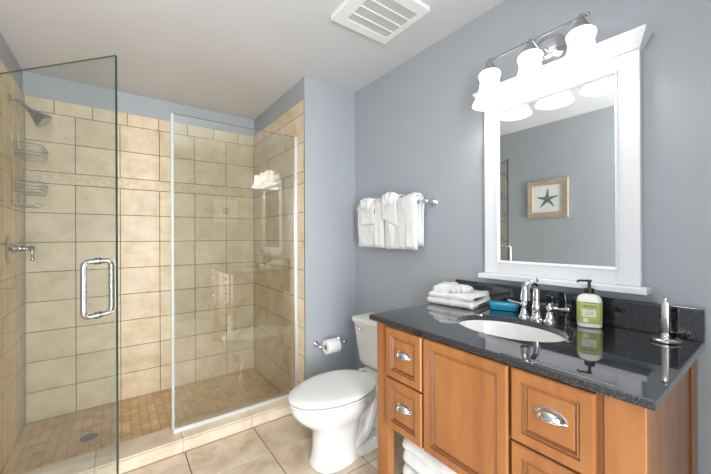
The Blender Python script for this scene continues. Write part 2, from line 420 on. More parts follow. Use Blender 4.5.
for y in (2.675, 2.755, 2.835): tube(bm, smooth_path([(fx,y,1.45),(fx,y,1.435),(-.40,y,1.435),(-.385,y,1.455)], .015), .0022, 8)
tube(bm, [(-.41,2.64,1.436),(-.41,2.87,1.436)], .0022, 8)
tube(bm, [(fx,2.64,1.445),(fx,2.87,1.445)], .0022, 8)
obj('bottom_rack', bm, M['steel'], cd, True)
# valve
vy, vz = 2.745, 1.182
va = thing('shower_valve', 'round chrome shower valve with a lever handle on the left tiled wall', 'shower valve', (XL, vy, vz))
bm = BM(); lathe(bm, [(0,0),(.090,0),(.090,.003),(.084,.009),(.060,.014),(.036,.018),(.033,.022),(0,.022)], (XL+.0005,vy,vz), (1,0,0), 40); obj('escutcheon', bm, M['steel'], va, True, 40)
bm = BM(); lathe(bm, [(0,.02),(.029,.02),(.025,.030),(.018,.040),(.015,.055),(.017,.062),(.017,.068),(.013,.075),(.012,.088),(.016,.094),(.016,.106),(.010,.112),(0,.114)], (XL,vy,vz), (1,0,0)); obj('valve_stem', bm, M['steel'], va, True, 40)
bm = BM(); lathe(bm, [(0,0),(.008,0),(.0065,.015),(.0065,.03),(.009,.05),(.0095,.058),(.006,.064),(0,.065)], (XL+.098,vy-.004,vz-.010), (.08,-.1,-1), 16); obj('lever', bm, M['steel'], va, True, 50)
# drain
bm = BM(); lathe(bm, [(0,0),(.056,0),(.056,.002),(.052,.0035),(.048,.0025),(0,.0025)], (-.155,2.695,ZS), (0,0,1), 36)
for i in range(-3, 4):
    hw = math.sqrt(.046**2-(i*.012)**2); box(bm, -.155-hw, -.155+hw, 2.695+i*.012-.0018, 2.695+i*.012+.0018, ZS+.0022, ZS+.0036, 1)
tag(obj('floor_drain', bm, [M['nickel'], M['dark']], None, True, 40, loc=(-.155,2.695,ZS)), 'round grey metal drain in the shower floor', 'drain')

# ---------------------------------------------------------------- ceiling vent
vt = thing('ceiling_vent', 'white square exhaust fan cover in the ceiling', 'vent', (1.08,1.26,H))
bm = BM(); X0,X1,Y0,Y1 = .898,1.268,1.085,1.432; gx0,gx1,gy0,gy1 = .962,1.238,1.140,1.380; zb = H-.0225
for a in ((X0,gx0,Y0,Y1),(gx1,X1,Y0,Y1),(gx0,gx1,Y0,gy0),(gx0,gx1,gy1,Y1)): box(bm, *a, zb, H-.0005)
for f in bm.faces: pass
obj('cover_frame', bm, M['vent'], vt)
bm = BM(); box(bm, gx0, gx1, gy0, gy1, zb+.006, H-.001)
for k in range(34):
    x = gx0+.004+k*(gx1-gx0-.008)/33
    box(bm, x-.0012, x+.0012, gy0, gy1, zb+.0045, zb+.006)
obj('grille', bm, M['grille'], vt)
for yy in (1.200, 1.262, 1.326):
    bm = BM(); box(bm, gx0, gx1, yy-.003, yy+.003, zb+.001, zb+.006); obj('grille_bar', bm, M['vent'], vt)

# ---------------------------------------------------------------- mirror
mr = thing('wall_mirror', 'rectangular mirror in a white moulded wooden frame with crown and ledge above the sink', 'mirror', (XR,.631,1.05))
mf = XR-.030
bm = BM(); box(bm, XR-.022, XR-.016, .388, .872, 1.112, 1.866); obj('mirror_glass', bm, M['mirror'], mr)
bm = BM(); yL, yR = .935, .327
box(bm, mf, XR-.0005, .862, yL, 1.0605, 1.912, 0, .002); box(bm, mf, XR-.0005, yR, .398, 1.0605, 1.912, 0, .002)
box(bm, mf, XR-.0005, .398, .862, 1.0605, 1.122, 0, .001); box(bm, mf, XR-.0005, .398, .862, 1.852, 1.912, 0, .001)
obj('frame', bm, M['trim'], mr)
bm = BM()
P = Vector((mf+.001, .862, 1.122))
# inner bead: nested rectangle loop sloping into the glass
def rect(ins, d): return [Vector((mf+d, y, z)) for y, z in ((.870-ins,1.114+ins),(.390+ins,1.114+ins),(.390+ins,1.860-ins),(.870-ins,1.860-ins))]
loft(bm, [rect(.000,.010), rect(.000,-.004), rect(.003,-.006), rect(.007,-.004), rect(.011,.004), rect(.013,.010), rect(.013,.0125)], False, False)
obj('inner_bead', bm, M['trim'], mr)
bm = BM(); box(bm, XR-.072, XR-.0005, .302, .947, 1.038, 1.060, 0, .003); obj('ledge', bm, M['trim'], mr)
bm = BM()
rings = []
for ex, z in ((0,1.9125),(.004,1.916),(.008,1.922),(.034,1.956),(.036,1.960),(.036,1.967),(.036,1.9675)):
    fx_ = mf-.004-ex*1.15; rings.append([(XR-.0005, yL+ex, z), (fx_, yL+ex, z), (fx_, yR-ex*.75, z), (XR-.0005, yR-ex*.75, z)])
loft(bm, rings); obj('crown_moulding', bm, M['trim'], mr)

# ---------------------------------------------------------------- vanity light
LX, LZ = 1.395, 2.060; LYS = (.840, .657, .472)
vl = thing('vanity_light', 'chrome three-lamp vanity light with frosted bell shades above the mirror', 'wall light', (XR,.657,2.05))
bm = BM(); lathe(bm, [(0,0),(.070,0),(.070,.004),(.066,.010),(.052,.016),(.048,.022),(.034,.030),(.014,.034),(0,.036)], (XR-.0005,.640,2.058), (-1,0,0), 40, sx=1.0, sy=1.0); obj('backplate', bm, M['chrome'], vl, True, 40)
bm = BM(); tube(bm, smooth_path([(XR-.03,.640,2.050),(XR-.08,.640,2.020),(LX+.02,.645,2.045),(LX,.650,LZ)], .03), .008, 12)
lathe(bm, [(0,0),(.014,.002),(.016,.010),(.010,.018),(0,.02)], (XR-.035,.640,2.048), (-1,0,-.4)); obj('arm', bm, M['chrome'], vl, True, 50)
bm = BM(); tube(bm, [(LX, LYS[0]+.016, LZ), (LX, LYS[2]-.022, LZ)], .0048, 12)
for y in (LYS[0]+.016, LYS[2]-.022): lathe(bm, [(0,-.007),(.006,-.005),(.008,0),(.006,.005),(0,.007)], (LX,y,LZ), (0,1,0), 16)
obj('crossbar', bm, M['steel'], vl, True, 50)
for y in LYS:
    bm = BM(); lathe(bm, [(0,.012),(.006,.010),(.009,.004),(.009,-.006),(.012,-.010),(.020,-.022),(.026,-.034),(.030,-.046),(.031,-.052),(.024,-.054),(0,-.054)], (LX,y,LZ), (0,0,1), 24); obj('lamp_holder', bm, M['nickel'], vl, True, 40)
    bm = BM()
    pr = [(.026,-.050),(.040,-.053),(.047,-.060),(.0485,-.068),(.046,-.078),(.042,-.088),(.0415,-.100),(.044,-.118),(.050,-.140),(.058,-.163),(.068,-.185),(.077,-.200),(.078,-.204)]
    inn = [(R-.003, z+.0005) for R, z in pr][::-1]; inn[0] = (.0745,-.2035)
    lathe(bm, pr+inn, (LX,y,LZ), (0,0,1), 40); sh_ = obj('lamp_shade', bm, M['shade'], vl, True, 60); sh_['label'] = 'frosted white bell-shaped glass shade, lit'
    bm = BM(); lathe(bm, [(0,-.056),(.012,-.057),(.013,-.075),(.018,-.090),(.027,-.108),(.030,-.125),(.027,-.142),(.016,-.153),(0,-.156)], (LX,y,LZ), (0,0,1), 20); obj('bulb', bm, M['bulb'], vl, True)
    pl = bpy.data.lights.new('bulb_light', 'POINT'); pl.energy = BULB_W; pl.color = (1,.965,.92); pl.shadow_soft_size = .028
    po = bpy.data.objects.new('bulb_light', pl); po.location = (LX, y, LZ-.160); COL.objects.link(po)

# ---------------------------------------------------------------- vanity cabinet
VX, VY0, VY1, VT, VBZ = .915, .190, 1.090, .877, .452
vn = thing('bathroom_vanity', 'honey-coloured maple vanity cabinet on square legs with glazed drawer fronts', 'vanity cabinet', (1.22,.64,0))
bm = BM(); xa, xb, ya, yb = VX+.012, XR-.012, VY0+.012, VY1-.012
box(bm, xa, xb, ya, yb, VBZ, VBZ+.016); box(bm, xb-.012, xb, ya, yb, VBZ+.016, VT-.002)
box(bm, xa, xa+.016, ya, yb, VBZ+.016, VT-.002); box(bm, xa+.016, xb-.012, ya, ya+.014, VBZ+.016, VT-.002); box(bm, xa+.016, xb-.012, yb-.014, yb, VBZ+.016, VT-.002)
# hollow for the bowl is not seen; rails between the fronts
obj('cabinet_body', bm, M['wood'], vn)
LW = .070
for (x0, x1, ya, yb) in ((VX,VX+.036,VY1-LW,VY1),(VX,VX+LW,VY0,VY0+LW+.008),(XR-.012-LW,XR-.012,VY1-LW,VY1),(XR-.012-LW,XR-.012,VY0,VY0+LW)):
    bm = BM(); box(bm, x0, x1, ya, yb, .0005, VT-.0005, 0, .003); obj('leg', bm, M['wood'], vn)
bm = BM(); box(bm, VX+.003, VX+.012, VY0+LW+.008, VY1-LW, VBZ, VT-.0005); box(bm, VX+LW, XR-.012-LW, VY1-.014, VY1-.004, VBZ, VT-.0005); obj('face_frame', bm, M['glaze'], vn)
PROF = [(0,0),(0,.014),(.004,.019),(.030,.019),(.033,.014),(.0375,.0155),(.042,.009),(.046,.011),(.047,.011)]
def cup_pull(parent, y, z):
    bm = BM(); X = VX+.002-.019+.0095
    # flat mounting rim (half ring) + domed hood, open below
    W, Hh, n = .041, .026, 20
    rim0 = [(X-.0012, y+W*math.cos(PI*i/n), z-.010+Hh*math.sin(PI*i/n)) for i in range(n+1)]
    rings = []
    for s, d in ((1,0.0),(1,.002),(.86,.003),(.80,.008),(.68,.016),(.45,.022),(.2,.0245)):
        rings.append([(X-d, y+W*s*math.cos(PI*i/n), z-.010+(Hh*s)*math.sin(PI*i/n)) for i in range(n+1)])
    R = [[bm.verts.new(p) for p in rg] for rg in rings]
    for a, b in zip(R, R[1:]):
        for i in range(n): bm.faces.new((a[i], a[i+1], b[i+1], b[i]))
    bm.faces.new(R[-1])
    tube(bm, [(X-.004, y-W*.98, z-.0105), (X-.023, y-W*.45, z-.0115), (X-.026, y, z-.012), (X-.023, y+W*.45, z-.0115), (X-.004, y+W*.98, z-.0105)], .0016, 8)
    o = obj('cup_pull', bm, M['chrome'], parent, True, 50)
    sm = o.modifiers.new('thick', 'SOLIDIFY'); sm.thickness = .0012; return o
def front(name, ya, yb, za, zb_, pull=True):
    bm = BM(); panel(bm, (VX+.002, yb, za), (0,-1,0), (0,0,1), (-1,0,0), yb-ya, zb_-za, PROF, glaze=(3,5))
    o = obj(name, bm, [M['wood'], M['glaze']], vn)
    if pull: cup_pull(o, (ya+yb)/2-.003, (za+zb_)/2+.012)
    return o
for (ya, yb) in ((.820,1.016),(.280,.482)):
    front('drawer', ya, yb, .667, .870); front('drawer', ya, yb, .459, .660)
dr = front('cabinet_door', .492, .810, .459, .870, False)
# right leg outer side, end panels
bm = BM(); panel(bm, (VX+LW+.004, VY0+.008, VBZ), (1,0,0), (0,0,1), (0,-1,0), XR-.012-VX-2*LW-.008, VT-VBZ-.003, [(0,0),(0,.005),(.018,.006),(.024,.0005),(.030,.0025),(.034,.0005)], glaze=(2,)); obj('side_panel', bm, [M['wood'], M['glaze']], vn)
bm = BM(); box(bm, VX+.010, XR-.025, VY0+.010, VY1-.010, .130, .155, 0, .002); obj('lower_shelf', bm, M['wood'], vn)

# ---------------------------------------------------------------- countertop with oval cut-out, backsplash
CX0, CX1, CY0, CY1, CZ = .8965, XR-.001, .1733, 1.1197, .900
SC, SA, SB = (1.195, .650), .148, .200
ct = thing('countertop', 'glossy speckled black granite countertop with short backsplash on the vanity', 'countertop', (1.21,.646,.878))
bm = BM(); n = 64
def rectpt(t):
    c, s = math.cos(t), math.sin(t); cx, cy = SC
    kx = ((CX1-cx) if c > 0 else (cx-CX0))/abs(c) if abs(c) > 1e-9 else 1e9
    ky = ((CY1-cy) if s > 0 else (cy-CY0))/abs(s) if abs(s) > 1e-9 else 1e9
    k = min(kx, ky); return (cx+c*k, cy+s*k)
angs = sorted(set([2*PI*i/n for i in range(n)]+[math.atan2(y-SC[1], x-SC[0]) % (2*PI) for x in (CX0,CX1) for y in (CY0,CY1)]))
out_ = [rectpt(t) for t in angs]
def ell(t, k=1.0):
    c, s = math.cos(t), math.sin(t); q = 1/math.sqrt((c/SA)**2+(s/SB)**2); return (SC[0]+c*q*k, SC[1]+s*q*k)
inn_ = [ell(t) for t in angs]
def shrink(p, e): return (min(max(p[0], CX0+e), CX1-e) , min(max(p[1], CY0+e), CY1-e))
R = []
for pts_, z in (([shrink(p,.001) for p in out_],.878),(out_,.8795),(out_,CZ-.003),([shrink(p,.003) for p in out_],CZ),([ell(t,1.012) for t in angs],CZ),(inn_,CZ-.002),(inn_,.878)):
    R.append([bm.verts.new((x,y,z)) for x, y in pts_])
k_ = len(angs)
for a, b in zip(R, R[1:]+[R[0]]):
    for i in range(k_): bm.faces.new((a[i], a[(i+1)%k_], b[(i+1)%k_], b[i]))
obj('counter_slab', bm, M['granite'], ct)
bm = BM(); box(bm, XR-.021, XR-.001, CY0, CY1, CZ+.0005, 1.0066, 0, .0015); obj('backsplash', bm, M['granite'], ct)
# sink
sk = thing('sink', 'oval white ceramic undermount sink set in the black granite counter', 'sink', (SC[0],SC[1],.76))
bm = BM(); rings = []
for k, z in ((1.10,.8775),(1.03,.8775),(1.0,.8765),(.985,.868),(.96,.845),(.90,.810),(.78,.780),(.58,.760),(.35,.752),(.14,.750)):
    rings.append([(SC[0]+SA*k*math.cos(2*PI*i/48), SC[1]+SB*k*math.sin(2*PI*i/48), z) for i in range(48)])
for k, z in ((.14,.742),(.36,.744),(.60,.752),(.81,.772),(.93,.805),(.99,.842),(1.02,.866),(1.10,.868)):
    rings.append([(SC[0]+SA*k*math.cos(2*PI*i/48), SC[1]+SB*k*math.sin(2*PI*i/48), z) for i in range(48)])
rings.append(rings[0]); loft(bm, rings, False, False); bmesh.ops.remove_doubles(bm, verts=bm.verts, dist=.0001)
obj('bowl', bm, M['ceramic'], sk, True)
bm = BM(); lathe(bm, [(0,.004),(.012,.005),(.016,.003),(.021,.0035),(.024,.001),(.022,0),(0,0)], (SC[0],SC[1],.7505)); obj('drain', bm, M['chrome'], sk, True, 40)

# ---------------------------------------------------------------- faucet
fcx, fcy = 1.388, .632
fc = thing('faucet', 'chrome gooseneck faucet with two lever handles behind the sink', 'faucet', (fcx,fcy,CZ))
bm = BM(); lathe(bm, [(0,0),(.026,0),(.026,.004),(.020,.010),(.017,.020),(.0165,.040),(.018,.052),(.015,.062),(.014,.080),(.015,.095),(.0135,.115),(.012,.125)], (fcx,fcy,CZ+.0005), (0,0,1), 28)
pth = [Vector((fcx,fcy,CZ+.115))]
for i in range(15):
    t = PI*i/14; pth.append(Vector((fcx-.046+.046*math.cos(t), fcy, CZ+.123+.034*math.sin(t))))
pth.append(Vector((fcx-.094,fcy,CZ+.108))); pth.append(Vector((fcx-.095,fcy,CZ+.096)))
tube(bm, pth, [.012]*10+[.0125,.013,.0135,.0145,.0155,.0165,.0175,.0175], 16)
lathe(bm, [(.0175,0),(.0185,-.002),(.0185,-.006),(.014,-.008),(0,-.008)], (fcx-.095,fcy,CZ+.098), (0,0,1), 20)
lathe(bm, [(.004,0),(.004,.016),(.006,.019),(.005,.024),(0,.026)], (fcx+.006,fcy,CZ+.148), (0,0,1), 12)
obj('spout', bm, M['chrome'], fc, True, 40)
for s, yy in ((1,.052),(-1,-.050)):
    bm = BM(); o_ = (fcx+.003, fcy+yy, CZ+.0005)
    lathe(bm, [(0,0),(.024,0),(.024,.003),(.019,.009),(.016,.018),(.0125,.032),(.0105,.040),(.012,.044),(.015,.050),(.0155,.056),(.013,.063),(.008,.068),(.006,.073),(0,.076)], o_, (0,0,1), 24)
    h_ = obj('tap', bm, M['chrome'], fc, True, 40)
    bm = BM(); b0 = Vector(o_)+Vector((-.004*s, .010*s, .055)); dr_ = Vector((-.02, s*1.0, .10 if s > 0 else .06))
    lathe(bm, [(0,0),(.0065,.001),(.0050,.012),(.0042,.026),(.0050,.040),(.0066,.052),(.0060,.058),(0,.060)], b0, dr_, 14)
    obj('lever', bm, M['chrome'], h_, True, 50)

# ---------------------------------------------------------------- cloth helpers
def nz(p, s, a, seed=0): return noise.noise(Vector(p)*s+Vector((seed*3.1, seed*7.7, seed*1.3)))*a
def rough_cloth(bm, amp, scale, seed=0):
    bm.normal_update()
    mv = [(v, v.normal*(nz(v.co, scale, amp, seed)+nz(v.co, scale*2.7, amp*.45, seed+5))) for v in bm.verts]
    for v, d in mv: v.co += d
def pad(bm, cx, cy, cz, sx, sy, sz, rnd=None, rot=0, nx=18, ny=18, nzz=5, tilt=None):
    """soft rounded slab: superellipse-like block used for a fold of cloth"""
    rnd = rnd or min(sx, sy, sz)*.48
    b2 = BM(); bmesh.ops.create_cube(b2, size=1)
    bmesh.ops.scale(b2, vec=(sx-2*rnd, sy-2*rnd, max(sz-2*rnd, 1e-4)), verts=b2.verts)
    # subdivide grid and inflate
    for ax_, k in ((0, nx), (1, ny), (2, nzz)):
        es = [e for e in b2.edges if abs((e.verts[0].co-e.verts[1].co)[ax_]) > 1e-7 and max(abs((e.verts[0].co-e.verts[1].co)[j]) for j in range(3) if j != ax_) < 1e-7]
        bmesh.ops.subdivide_edges(b2, edges=es, cuts=k, use_grid_fill=True)
    bmesh.ops.bevel(b2, geom=[e for e in b2.edges if len(e.link_faces) == 2 and e.calc_face_angle(0) > .5], offset=1e-6, segments=4, affect='EDGES') if False else None
    b2.normal_update()
    for v in b2.verts: v.co += v.normal.normalized()*rnd
    M4 = Matrix.Translation((cx, cy, cz)) @ Matrix.Rotation(rot, 4, 'Z') @ (tilt.to_4x4() if tilt else Matrix.Identity(4))
    bmesh.ops.transform(b2, matrix=M4, verts=b2.verts)
    me = bpy.data.meshes.new('tmp'); b2.to_mesh(me); b2.free(); bm.from_mesh(me); bpy.data.meshes.remove(me)
def rslab(bm, cx, cy, cz, sx, sy, sz, rot=0, bend=None, n=26, foldy=False):
    """rounded-edge slab as a loft along local y: each section a stadium in x-z"""
    rings = []; e = sz/2; m = 10
    for j in range(n+1):
        t = j/n; y = -sy/2+sy*t
        k = 1.0
        dy = min(t, 1-t)*sy
        if dy < e: k = math.sqrt(max(0, 1-((e-dy)/e)**2))*.88+.12
        hz = e*k; hx = sx/2-e*(1-k); sec = []
        for q in range(m+1):
            a = -PI/2+PI*q/m; sec.append((hx-hz+hz*math.cos(a), hz*math.sin(a)))
        for s in range(1, 12): sec.append((hx-hz-(2*(hx-hz))*s/12, hz))
        for q in range(m+1):
            a = PI/2+PI*q/m; sec.append((-(hx-hz)+hz*math.cos(a), hz*math.sin(a)))
        for s in range(1, 12): sec.append((-(hx-hz)+(2*(hx-hz))*s/12, -hz))
        c, s_ = math.cos(rot), math.sin(rot)
        rings.append([(cx+x*c-y*s_, cy+x*s_+y*c, cz+z) for x, z in sec])
    loft(bm, rings)

# folded towels on the counter
tw = thing('folded_towel', 'folded white towel lying on the counter beside the sink, fanned washcloth on top', 'towel', (1.415,1.0,CZ))
rt = math.radians(8)
bm = BM(); tcx, tcy = 1.405, 1.026
for (sx, sy, sz, zc, dx, dy) in ((.205,.262,.036,.0175,0,0),(.200,.250,.032,.046,.002,.002),(.160,.130,.028,.071,.006,.050)):
    rslab(bm, tcx+dx, tcy+dy, CZ+.0015+zc, sx, sy, sz, rt)
rough_cloth(bm, .0095, 12, 1); rough_cloth(bm, .0025, 60, 4)
for v in bm.verts: v.co.z = max(v.co.z, CZ+.0012)
obj('towel_folds', bm, M['towel'], tw, True)
bm = BM()
# washcloth laid across the top, pleats fanned towards the sink
c0 = Vector((tcx+.005, tcy+.02, CZ+.072))
for k in range(7):
    a = math.radians(-150+k*19); d = Vector((math.cos(a), math.sin(a), 0))
    p = [c0+Vector((0,0,.012)), c0+d*.03+Vector((0,0,.016)), c0+d*.060+Vector((0,0,.007)), c0+d*.085+Vector((0,0,-.001))]
    tube(bm, smooth_path(p, .02), [.008+.004*min(1, q/8) for q in range(len(smooth_path(p, .02)))], 10)
rslab(bm, tcx-.005, tcy+.055, CZ+.090, .105, .085, .017, rt+.3)
rough_cloth(bm, .0035, 40, 3); obj('washcloth', bm, M['towel'], tw, True)

# soap dish
bm = BM()
M['blue'] = mat('blue_translucent_plastic', (.01,.30,.50), .18, coat=.3); bsdf(M['blue']).inputs['Transmission Weight'].default_value = .15
sdh = thing('soap_box', 'turquoise plastic soap box on the counter left of the faucet', 'soap box', (1.452,.806,CZ))
rtb = math.radians(22)
def rrect(cx, cy, hx, hy, rr, rot, z, k=6):
    out = []
    for sx, sy, a0 in ((1,1,0),(-1,1,PI/2),(-1,-1,PI),(1,-1,3*PI/2)):
        for q in range(k+1):
            a = a0+PI/2*q/k; x, y = sx*(hx-rr)+rr*math.cos(a), sy*(hy-rr)+rr*math.sin(a)
            out.append((cx+x*math.cos(rot)-y*math.sin(rot), cy+x*math.sin(rot)+y*math.cos(rot), z))
    return out
def rb(prof, cx, cy, rot):
    bm = BM(); loft(bm, [rrect(cx, cy, hx, hy, rr, rot, z) for hx, hy, rr, z in prof]); return bm
z = CZ+.0005
obj('box_base', rb([(.026,.056,.012,z),(.030,.060,.015,z+.003),(.032,.062,.016,z+.018)], 1.455, .808, rtb), M['blue'], sdh, True, 40)
obj('box_lid', rb([(.0335,.0635,.017,z+.0185),(.0335,.0635,.017,z+.026),(.031,.061,.016,z+.034),(.025,.055,.012,z+.038)], 1.455, .808, rtb), M['blue'], sdh, True, 40)

# soap bottle
bx, by = 1.437, .463; rb_ = math.atan2(-by, -bx)+math.radians(6)   # x-local axis faces the camera
bo = thing('soap_bottle', 'hand soap bottle with lime green label and black pump on the counter', 'soap bottle', (bx,by,CZ))
M['bott'] = mat('milky_soap_bottle', (.86,.85,.78), .2, coat=.3)
M['soap'] = mat('pale_amber_soap', (.72,.62,.42), .18)
M['label'] = mat('lime_green_label', (.50,.56,.17), .5)
M['labelw'] = mat('pale_label_panel', (.78,.82,.66), .5)
M['ink'] = mat('dark_green_ink', (.03,.07,.03), .6)
obj('bottle_body', rb([(.020,.034,.016,z),(.024,.038,.020,z+.004),(.025,.039,.021,z+.012),(.025,.039,.021,z+.100),(.0235,.037,.020,z+.110),(.018,.029,.016,z+.119),(.013,.016,.0129,z+.124),(.0125,.013,.0124,z+.128)], bx, by, rb_), M['bott'], bo, True, 35)
obj('label', rb([(.0254,.0394,.0214,z+.016),(.0256,.0396,.0216,z+.0165),(.0256,.0396,.0216,z+.0945),(.0254,.0394,.0214,z+.096)], bx, by, rb_), M['label'], bo, True, 35)
U_ = Vector((-math.sin(rb_), math.cos(rb_), 0)); Nn = Vector((math.cos(rb_), math.sin(rb_), 0)); 
# (facing the label, right-hand direction is +U rotated)
RT = Vector((0,0,1)).cross(Nn)
def on_label(a, zz, d=.0262): return Vector((bx,by,0))+Nn*d+RT*a+Vector((0,0,z+zz))
def lab_rect(name, a0, a1, z0_, z1_, mt, d=.0262):
    bm = BM(); c = [on_label(a0,z0_,d), on_label(a1,z0_,d), on_label(a1,z1_,d), on_label(a0,z1_,d)]
    c2 = [p-Nn*.0005 for p in c]; loft(bm, [c2, c]); return obj(name, bm, mt, lb_par)
lb_par = [o for o in bo.children if o.name.startswith('label')][0]
lab_rect('label_panel', -.026, .018, .042, .068, M['labelw']); lab_rect('label_panel', -.022, -.006, .022, .035, M['labelw'])
lab_rect('label_stripe', -.022, .020, .0925, .0945, M['ink'])
def text_mesh(name, s, size, a, zz, mt, d=.0265):
    cu = bpy.data.curves.new('t', 'FONT'); cu.body = s; cu.size = size; cu.extrude = .0002; cu.align_x = 'CENTER'; cu.align_y = 'CENTER'
    to = bpy.data.objects.new('t', cu); COL.objects.link(to); dg = bpy.context.evaluated_depsgraph_get(); me = bpy.data.meshes.new_from_object(to.evaluated_get(dg))
    bm = BM(); bm.from_mesh(me); bpy.data.objects.remove(to); bpy.data.meshes.remove(me)
    p = on_label(a, zz, d); R3 = Matrix((RT, Vector((0,0,1)), Nn)).transposed().to_4x4(); bmesh.ops.transform(bm, matrix=Matrix.Translation(p) @ R3, verts=bm.verts)
    return obj(name, bm, mt, lb_par)
text_mesh('label_text', "MEYER'S", .0125, -.003, .080, M['ink']); text_mesh('label_text', 'CLEAN DAY', .0034, -.003, .0705, M['ink'])
text_mesh('label_text', 'LEMON VERBENA', .0034, -.003, .059, M['ink']); text_mesh('label_text', 'HAND SOAP', .0045, -.003, .051, M['ink']); text_mesh('label_text', '12.5 FL OZ', .0028, .012, .026, M['ink'])
pm = BM(); lathe(pm, [(0,.1265),(.0165,.1265),(.0170,.128),(.0170,.142),(.0155,.145),(.006,.146),(.005,.150),(.005,.168),(.008,.169),(.0085,.176),(.005,.178),(0,.178)], (bx,by,z), (0,0,1), 24)
pd = Vector((-.55,.80,0)).normalized()
tube(pm, smooth_path([Vector((bx,by,z+.1735)), Vector((bx,by,z+.1735))+pd*.034, Vector((bx,by,z+.167))+pd*.040], .006), .0042, 10)
obj('pump', pm, M['black'], bo, True, 40)

# towel / ring stand
px, py = 1.437, .252
ts = thing('ring_stand', 'small polished metal post on an oval base at the right end of the counter', 'stand', (px,py,CZ))
M['pol'] = mat('polished_nickel', (.80,.78,.74), .12, 1)
bm = BM(); lathe(bm, [(0,0),(.040,0),(.043,.003),(.043,.008),(.038,.012),(.030,.0135),(.012,.0145),(0,.0145)], (px,py,z), (0,0,1), 40, sx=.9, sy=1.05); obj('base', bm, M['pol'], ts, True, 40)
bm = BM(); box(bm, px-.009, px+.009, py-.009, py+.009, z+.014, z+.128, 0, .0025); lathe(bm, [(0,.127),(.006,.127),(.005,.133),(.012,.136),(.012,.140),(.006,.143),(0,.144)], (px,py,z), (0,0,1), 16); obj('post', bm, M['pol'], ts, True, 35)

# ---------------------------------------------------------------- towels on lower shelf
def stack_towel(label, cx, cy, z0_, sx, sy, n_, seed, rot=0, group=None):
    bm = BM()
    for k in range(n_): rslab(bm, cx+random.uniform(-.006,.006), cy, z0_+.031+k*.054, sx-random.uniform(0,.012), sy-random.uniform(0,.012), .062, rot)
    rough_cloth(bm, .010, 11, seed); rough_cloth(bm, .003, 40, seed)
    for v in bm.verts: v.co.z = max(v.co.z, z0_+.001)
    return tag(obj('folded_towel', bm, M['towel'], None, True, loc=(cx,cy,z0_)), label, 'towel', 'folded towels under the vanity')
stack_towel('thick folded white towel at the bottom of the pile under the vanity', 1.150, .828, .157, .36, .37, 2, 11)
stack_towel('thick folded white towel on top of the pile under the vanity', 1.146, .826, .286, .355, .365, 2, 14, .04)

# ---------------------------------------------------------------- towel bar and hanging towels
BX, BZ = XR-.072, 1.452
tb = thing('towel_bar', 'chrome towel bar mounted on the wall above the toilet', 'towel bar', (XR,1.62,BZ))
bm = BM(); cyl(bm, (BX,1.262,BZ), (BX,1.975,BZ), .0080, 16); obj('bar', bm, M['chrome'], tb, True, 40)
for y in (1.285, 1.955):
    bm = BM(); lathe(bm, [(0,0),(.026,0),(.027,.004),(.022,.010),(.014,.016),(.010,.026),(.0095,.045),(.013,.052),(.016,.062),(.0175,.072),(.016,.082),(.010,.088),(0,.090)], (XR-.0005,y,BZ), (-1,0,0), 28)
    lathe(bm, [(.013,-.016),(.015,-.012),(.015,.012),(.013,.016),(.006,.022),(0,.023)], (BX,y,BZ), (0,-1 if y < 1.6 else 1,0), 20)
    obj('bracket', bm, M['chrome'], tb, True, 40)
PINCH = .0085
def hang(bm, ya, yb, zf, zbk, r0, th, seed, amp=.006, n=34, taper=0, skew=0, clampx=True):
    """inverted U of cloth over the bar: a closed thick profile in x-z lofted along y"""
    rings = []
    for j in range(n+1):
        t = j/n; y = ya+(yb-ya)*t
        e = min(t, 1-t)*(yb-ya); k = 1.0 if e > th else math.sqrt(max(.02, 1-((th-e)/th)**2))
        rm = r0+th/2; h2 = th/2*k; cen = []
        zf_ = zf+skew*(t-.5)
        m = 16
        for q in range(m+1): cen.append((BX-rm, zf_+(BZ-zf_)*q/m, -1, 0))
        for q in range(1, 9):
            a = PI-PI*q/9; cen.append((BX+rm*math.cos(a), BZ+rm*math.sin(a), math.cos(a), math.sin(a)))
        for q in range(m+1): cen.append((BX+rm, BZ-(BZ-zbk)*q/m, 1, 0))
        outer, inner = [], []
        for i, (x, zz, nx, nz_) in enumerate(cen):
            w_ = nz((y*1.0, zz*.45, seed), 16, amp, seed)+math.sin(y*55+seed)*amp*.25*(1-(zz-zf)/(BZ-zf+.05))
            if nx > 0.5: w_ *= .15
            end = 1.0; x -= nx*PINCH*min(1, max(0, (BZ-zz)/.05)) if abs(nx) > .99 else 0
            di = min(i, len(cen)-1-i)
            if di < 2: end = (.35, .85)[di]
            yy = y+taper*(t-.5)*(BZ-zz)
            outer.append((x+nx*(h2*end+max(w_, -h2*.4)), yy, zz+nz_*(h2*end+w_))); inner.append((x-nx*h2*end, yy, zz-nz_*h2*end))
        rings.append(outer+inner[::-1])
    loft(bm, rings); rough_cloth(bm, .0022, 45, seed)
